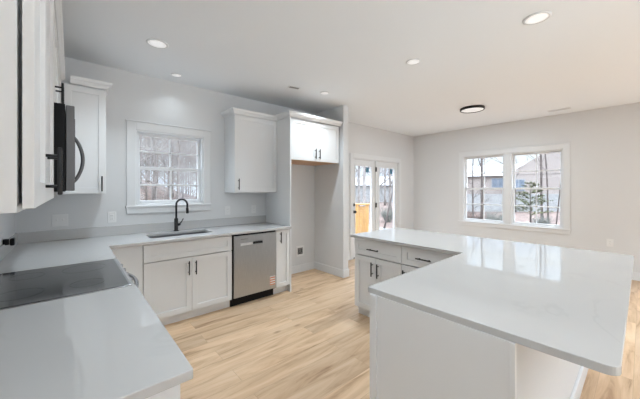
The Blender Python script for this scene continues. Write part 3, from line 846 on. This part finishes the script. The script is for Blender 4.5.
# ------------------------------------------------------------------ outdoors
GZ = -0.55
M_leaf = mat('leaf_litter', (0.4, 0.25, 0.2), 0.95); noise_tint(M_leaf, (.018, .011, .009), (.175, .115, .095), 2.2, 12, .38, .62, rough=.72)
M_conc = mat('pale_gravel', (0.6, 0.6, 0.6), 0.9); noise_tint(M_conc, (.18, .18, .18), (.26, .26, .26), 12, 6)
M_siding = mat('tan_siding', (0.45, 0.38, 0.33), 0.8)
wv = node(M_siding, 'ShaderNodeTexWave', wave_type='BANDS', bands_direction='Z'); tcx = node(M_siding, 'ShaderNodeTexCoord'); wv.inputs['Scale'].default_value = 2.2
rw = node(M_siding, 'ShaderNodeValToRGB'); rw.color_ramp.elements[0].color = (.24, .205, .19, 1); rw.color_ramp.elements[0].position = 0.02
rw.color_ramp.elements[1].color = (.30, .26, .24, 1); rw.color_ramp.elements[1].position = 0.15
link(M_siding, tcx.outputs['Object'], wv.inputs['Vector']); link(M_siding, wv.outputs['Fac'], rw.inputs['Fac']); link(M_siding, rw.outputs['Color'], bsdf(M_siding).inputs['Base Color'])
M_roof = mat('roof_shingle', (0.3, 0.29, 0.28), 0.9); noise_tint(M_roof, (.24, .235, .24), (.32, .315, .32), 8, 5)
M_bark = mat('bark', (0.2, 0.16, 0.14), 0.95); noise_tint(M_bark, (.05, .04, .036), (.13, .105, .095), 9, 6, stretch=(3, 3, .6))
M_barkg = mat('pale_bark', (0.3, 0.27, 0.25), 0.95); noise_tint(M_barkg, (.16, .14, .13), (.32, .29, .275), 7, 6, stretch=(3, 3, .6))
M_needle = mat('pine_needles', (0.12, 0.15, 0.06), 0.9); noise_tint(M_needle, (.045, .055, .02), (.13, .14, .06), 12, 4)
M_shrub = mat('shrub_twigs', (0.3, 0.3, 0.27), 0.95); noise_tint(M_shrub, (.11, .115, .10), (.22, .22, .20), 12, 4)
M_lumber = mat('new_lumber', (0.62, 0.38, 0.15), 0.7); noise_tint(M_lumber, (.42, .21, .06), (.56, .33, .12), 5, 5, stretch=(8, 8, 1))
M_fence = mat('white_fence', (0.5, 0.5, 0.5), 0.7); noise_tint(M_fence, (.24, .24, .24), (.30, .30, .30), 3)
M_hglass = mat('house_window', (0.25, 0.30, 0.36), 0.15); noise_tint(M_hglass, (.10, .13, .17), (.18, .21, .26), 2)


def gz(x, y):
    """ground height: level near the house, rising behind the sink wall"""
    h = GZ
    if y > 7: h += (y - 7) * 0.125 * max(0.0, min(1.0, (14 - x) / 8))
    return h


bm = bmesh.new()
nx_, ny_ = 40, 40
X0, X1, Y0, Y1 = -25, 95, -45, 75
vv = [[bm.verts.new((X0 + (X1 - X0) * i / nx_, Y0 + (Y1 - Y0) * j / ny_, gz(X0 + (X1 - X0) * i / nx_, Y0 + (Y1 - Y0) * j / ny_) - 0.1)) for j in range(ny_ + 1)] for i in range(nx_ + 1)]
for i in range(nx_):
    for j in range(ny_):
        bm.faces.new((vv[i][j], vv[i + 1][j], vv[i + 1][j + 1], vv[i][j + 1]))
for v_ in bm.verts: v_.co.z += 0.1
tag(obj('ground', bm, M_leaf), 'reddish brown leaf-covered ground outside', 'ground', kind='structure')
struct('house_foundation', M_conc, [(-T, XW + T, YB - T, T, GZ, -0.061)], 'concrete foundation under the room', 'foundation')
struct('gravel_yard', M_conc, [(8.0, 12.2, 3.0, 7.6, GZ - .02, GZ + 0.03)], 'pale gravel yard outside the patio doors', 'gravel')

# deck with the new lumber railing stub
dk = thing('deck', 'small wooden deck outside the patio doors', 'deck', (5.6, 0.16, GZ))
bobj('deck_board', M_barkg, [(-1.3, 2.2, 0.0 + k * .145, 0.138 + k * .145, 0.46, 0.49) for k in range(18)], dk)
bobj('joist', M_lumber, [(x, x + .04, 0.0, 2.6, 0.26, 0.46) for x in (0.4,)], dk)
for (x, y) in ((-1.2, 2.4), (2.05, 2.4)):
    bobj('leg', M_lumber, [(x, x + .09, y, y + .09, 0, 0.26)], dk)
rl_ = thing('deck_railing', 'yellow new-lumber railing end with boxed posts outside the left door pane', 'railing', (6.82, 1.54, GZ + 0.49), R(-50))
bobj('post', M_lumber, [(-.20, -.10, -.05, .05, 0, 1.02)], rl_, bev=.004)
bobj('post', M_lumber, [(.09, .19, -.05, .05, 0, 1.02)], rl_, bev=.004)
for k in range(3): bobj('face_board', M_lumber, [(-.097 + k * .062, -.038 + k * .062, -.02, .02, 0.05, 0.98)], rl_, bev=.003)
bobj('top_rail', M_lumber, [(-.24, .22, -.07, .07, 1.02, 1.06)], rl_, bev=.004)


def grow(bm, p, d, L_, r, depth, rng, nseg=4, sides=5, spread=0.6, upb=0.12):
    pts = [p]; rads = [r]; dd = d.copy()
    for k in range(nseg):
        dd = (dd + Vector((rng.uniform(-1, 1), rng.uniform(-1, 1), rng.uniform(-.4, .7))) * 0.13).normalized()
        p = p + dd * (L_ / nseg); pts.append(p); rads.append(r * (1 - 0.55 * (k + 1) / nseg))
    tube(bm, pts, rads, sides if r > .02 else 3, cap=False)
    if depth <= 0: return
    for q in range(rng.choice((3, 4)) if depth > 1 else 4):
        i = rng.randint(1, nseg); base = pts[i]
        a = rng.uniform(0, 2 * PI); sd = Vector((math.cos(a), math.sin(a), rng.uniform(0.1, .8)))
        nd = (dd * 0.6 + sd * spread + Vector((0, 0, upb))).normalized()
        grow(bm, base, nd, L_ * rng.uniform(.5, .75), rads[i] * 0.6, depth - 1, rng, nseg, sides, spread, upb)


def tree_meshes(seed, h, r, depth=4, first=0.35, nbr=10, lean=(0, 0)):
    rng = random.Random(seed)
    bt_, bb_ = bmesh.new(), bmesh.new()
    pts = []; n = 9
    for k in range(n + 1):
        u = k / n; pts.append(Vector((lean[0] * u * h + rng.uniform(-.04, .04) * h * .2 * u, lean[1] * u * h + rng.uniform(-.04, .04) * h * .2 * u, u * h)))
    tube(bt_, pts, [r * (1 - .75 * k / n) * (1.25 if k == 0 else 1) for k in range(n + 1)], 9)
    for q in range(nbr):
        u = first + (1 - first) * (q + rng.random()) / nbr; i = min(int(u * n), n - 1)
        base = pts[i].lerp(pts[i + 1], u * n - i); a = rng.uniform(0, 2 * PI)
        d = Vector((math.cos(a), math.sin(a), rng.uniform(.3, 1.0))).normalized()
        grow(bb_, base, d, h * rng.uniform(.18, .30), r * (1 - .7 * u) * .45, depth, rng)
    out = []
    for nm, b in (('trunk', bt_), ('branches', bb_)):
        me = bpy.data.meshes.new(nm); b.to_mesh(me); b.free(); out.append(me)
    return out


def place_tree(meshes, m, loc, rz, sc, label, group=None, name='bare_tree'):
    t = thing(name, label, 'tree', (loc[0], loc[1], gz(loc[0], loc[1]) - 0.03), rz, group)
    for me in meshes:
        if not me.materials: me.materials.append(m)
        o = bpy.data.objects.new(me.name, me); COL.objects.link(o); o.parent = t; o.scale = (sc, sc, sc)
    return t


CX_, CY0 = 0.388, -3.893


def ray_pt(u, dist):
    a = math.atan((u - 320) / 283.77) + 0.722
    d = dist / math.cos(a - 0.722)
    return (CX_ + d * math.sin(a), CY0 + d * math.cos(a))


forest = [tree_meshes(20 + k, 9 + k, .045 + .008 * k, 4, .06, 22) for k in range(4)]
rng = random.Random(3)
for row, (yy, cnt) in enumerate(((12, 9), (15, 14), (18.5, 18), (23, 22), (29, 26), (10.0, 9), (13.0, 14), (16, 18))):
    xa = CX_ + (yy - CY0) * (0.22 - .06); xb = CX_ + (yy - CY0) * (0.22 + .40)
    for k in range(cnt):
        x = -1.0 + (yy * .30) * 0 + (xa - 2.0) + (xb - xa + 4) * (k + rng.uniform(.1, .9)) / cnt
        place_tree(forest[rng.randint(0, 3)], M_barkg, (x, yy + rng.uniform(-1.2, 1.2)), rng.uniform(0, 6.28), rng.uniform(.8, 1.25) if row < 5 else rng.uniform(.30, .5),
                   'bare grey-brown woodland tree seen through the sink window', 'woodland trees behind the sink window')

# trees behind the patio doors
ft = [tree_meshes(60 + k, 8.5, .13, 4, .22, 12) for k in range(2)]
place_tree(tree_meshes(77, 9, .085, 4, .3, 9), M_barkg, ray_pt(364.5, 11.5), 0, 1, 'tree trunk rising right behind the yellow railing post')
place_tree(tree_meshes(78, 6, .045, 4, .12, 12, lean=(.25, -.1)), M_bark, ray_pt(384, 14), 0, 1, 'slender leaning tree seen in the right door pane')
for (u, dd_) in ((352, 26), (359, 22), (371, 30), (378, 26), (390, 24), (397, 30), (385, 34)):
    place_tree(ft[int(u) % 2], M_barkg, ray_pt(u, dd_), u, 1, 'distant bare tree seen through the patio doors', 'distant trees beyond the patio doors')

# trees outside the dining window
place_tree(tree_meshes(81, 9, .075, 4, .28, 9), M_bark, ray_pt(482, 15.5), 1.2, 1, 'dark bare tree in the left sash of the dining window')
place_tree(tree_meshes(82, 9, .062, 4, .35, 8, lean=(.0, .02)), M_bark, ray_pt(542.5, 14.5), .4, 1, 'thick dark trunk in the right sash of the dining window')
place_tree(tree_meshes(83, 9, .045, 4, .33, 8, lean=(.02, -.02)), M_bark, ray_pt(548.5, 15), 2.4, 1, 'thinner trunk just right of the thick dark trunk')
place_tree(tree_meshes(84, 5, .03, 3, .2, 8, lean=(-.08, -.10)), M_bark, ray_pt(555, 12.5), 0, 1, 'thin sapling leaning at the right edge of the dining window')
place_tree(tree_meshes(85, 8, .09, 4, .2, 11), M_bark, ray_pt(515, 24), 0, 1, 'bare tree in front of the distant house')
place_tree(tree_meshes(86, 4, .05, 3, .1, 10), M_bark, ray_pt(473, 13), 0, 1, 'small bare sapling at the left edge of the dining window')

# small pine
px_, py_ = ray_pt(530.5, 12.8)
pn = thing('young_pine', 'small green pine in front of the house in the dining window', 'pine tree', (px_, py_, GZ))
bm = bmesh.new(); tube(bm, [(0, 0, 0), (0.02, 0, 1.0), (0, 0.02, 2.3)], [.045, .032, .008], 8); obj('trunk', bm, M_bark, pn)
bm = bmesh.new(); rng = random.Random(11)
for k in range(60):
    z = .75 + 1.5 * (k / 60) ; rl2 = (1 - (z - .6) / 1.85) * rng.uniform(.6, 1.0) + .10; rl2 *= 1.15; a = rng.uniform(0, 2 * PI)
    tip = Vector((math.cos(a) * rl2, math.sin(a) * rl2, z + rl2 * .22)); b0 = Vector((0, 0, z))
    tube(bm, [b0, tip], [.008, .003], 3, cap=False)
    for q in range(60):
        p = b0.lerp(tip, rng.uniform(.35, 1.02)); dv = Vector((rng.uniform(-1, 1), rng.uniform(-1, 1), rng.uniform(-.3, 1))).normalized() * rng.uniform(.06, .12)
        s = dv.cross(Vector((0, 0, 1))).normalized() * .016
        bm.faces.new([bm.verts.new(p - s), bm.verts.new(p + s), bm.verts.new(p + dv)])
obj('needles', bm, M_needle, pn)


def shrub(u, dist, w, h, label, m, seed, n=90):
    x, y = ray_pt(u, dist); rng = random.Random(seed)
    bm = bmesh.new()
    for k in range(n):
        a = rng.uniform(0, 2 * PI); r0 = rng.uniform(0, w * .3)
        p = Vector((math.cos(a) * r0, math.sin(a) * r0, 0)); d = Vector((math.cos(a) * rng.uniform(.2, 1) * w / h, math.sin(a) * rng.uniform(.2, 1) * w / h, 1)).normalized()
        grow(bm, p, d, h * rng.uniform(.5, .8), .017, 2, rng, 3, 3, .7, .0)
    tag(obj('twiggy_shrub', bm, m, loc=(x, y, GZ)), label, 'shrub')


shrub(497, 14.5, .9, .8, 'grey-green twiggy shrub at the foot of the left dining sash', M_shrub, 5, 110)
shrub(542, 14.2, .5, .55, 'low twiggy shrub at the foot of the dark trunks', M_shrub, 6, 70)
shrub(473.5, 13.5, .5, .8, 'reddish twiggy shrub at the left edge of the dining window', M_leaf, 8, 70)
shrub(388, 17, .6, .8, 'grey brush seen low in the right door pane', M_shrub, 9, 60)

# houses
def house(name, label, u, dist, w, d, h, roof_h, rz, zoff=0.0, m=None, axis='x', win=()):
    x, y = ray_pt(u, dist)
    hs = thing(name, label, 'house', (x, y, GZ + zoff), rz)
    bobj('wall', m or M_siding, [(0, d, -w / 2, w / 2, -1, h)], hs)
    bm = bmesh.new(); o = .35
    if axis == 'y':   # ridge along y
        P = [(-o, h - .1), (d / 2, h + roof_h), (d + o, h - .1)]
        a = [bm.verts.new((p[0], -w / 2 - o, p[1])) for p in P]; b = [bm.verts.new((p[0], w / 2 + o, p[1])) for p in P]
    else:
        P = [(-w / 2 - o, h - .1), (0, h + roof_h), (w / 2 + o, h - .1)]
        a = [bm.verts.new((-.0, p[0], p[1])) for p in P]; b = [bm.verts.new((d + o, p[0], p[1])) for p in P]
    bm.faces.new(a); bm.faces.new(b[::-1])
    for i in range(3): bm.faces.new((a[i], a[(i + 1) % 3], b[(i + 1) % 3], b[i]))
    obj('roof', bm, M_roof if axis == 'y' else (m or M_siding), hs)
    for (yc, zc, ww, wh) in win:
        f = bobj('window', M_fence, [(-.08, 0, yc - ww / 2 - .1, yc + ww / 2 + .1, zc - wh / 2 - .1, zc + wh / 2 + .1)], hs)
        bobj('pane', M_hglass, [(-.1, -.08, yc - ww / 2, yc - .03, zc - wh / 2, zc + wh / 2), (-.1, -.08, yc + .03, yc + ww / 2, zc - wh / 2, zc + wh / 2)], f)
    return hs


house('house', 'tan-sided house with a window, beyond the left dining sash', 489, 36, 9.0, 6, 3.7, 1.5, R(8), 0, axis='y', win=((-1.0, 2.7, 1.3, 1.1),))
house('house', 'larger tan gabled house beyond the right dining sash', 551, 30, 7.6, 9, 3.6, 2.6, R(6), 0, axis='x', win=((2.8, 2.4, 1.0, 1.2),))
house('house', 'pale house seen between the others beyond the right dining sash', 519, 44, 8.5, 8, 4.4, 1.5, R(6), 0, m=M_fence, axis='y', win=((-2, 3.6, 1.3, 1.3), (0, 3.6, 1.3, 1.3), (2, 3.6, 1.3, 1.3), (1, 1.2, 1.3, 1.3)))
house('house', 'pale low building seen through the patio doors', 382, 42, 14, 8, 2.6, 1.4, R(48), 0, m=M_fence, axis='y')
fx0 = ray_pt(470, 24); fx1 = ray_pt(508, 24)
fn = thing('board_fence', 'long white board fence in front of the houses', 'fence', (fx0[0], fx0[1], GZ), math.atan2(fx1[1] - fx0[1], fx1[0] - fx0[0]))
bobj('board_panel', M_fence, [(-1.5 + k * .15, -1.36 + k * .15, 0, .03, .05, 1.55) for k in range(86)], fn)
for k in range(6): bobj('post', M_fence, [(-1.5 + k * 2.4, -1.4 + k * 2.4, .03, .13, 0, 1.6)], fn)
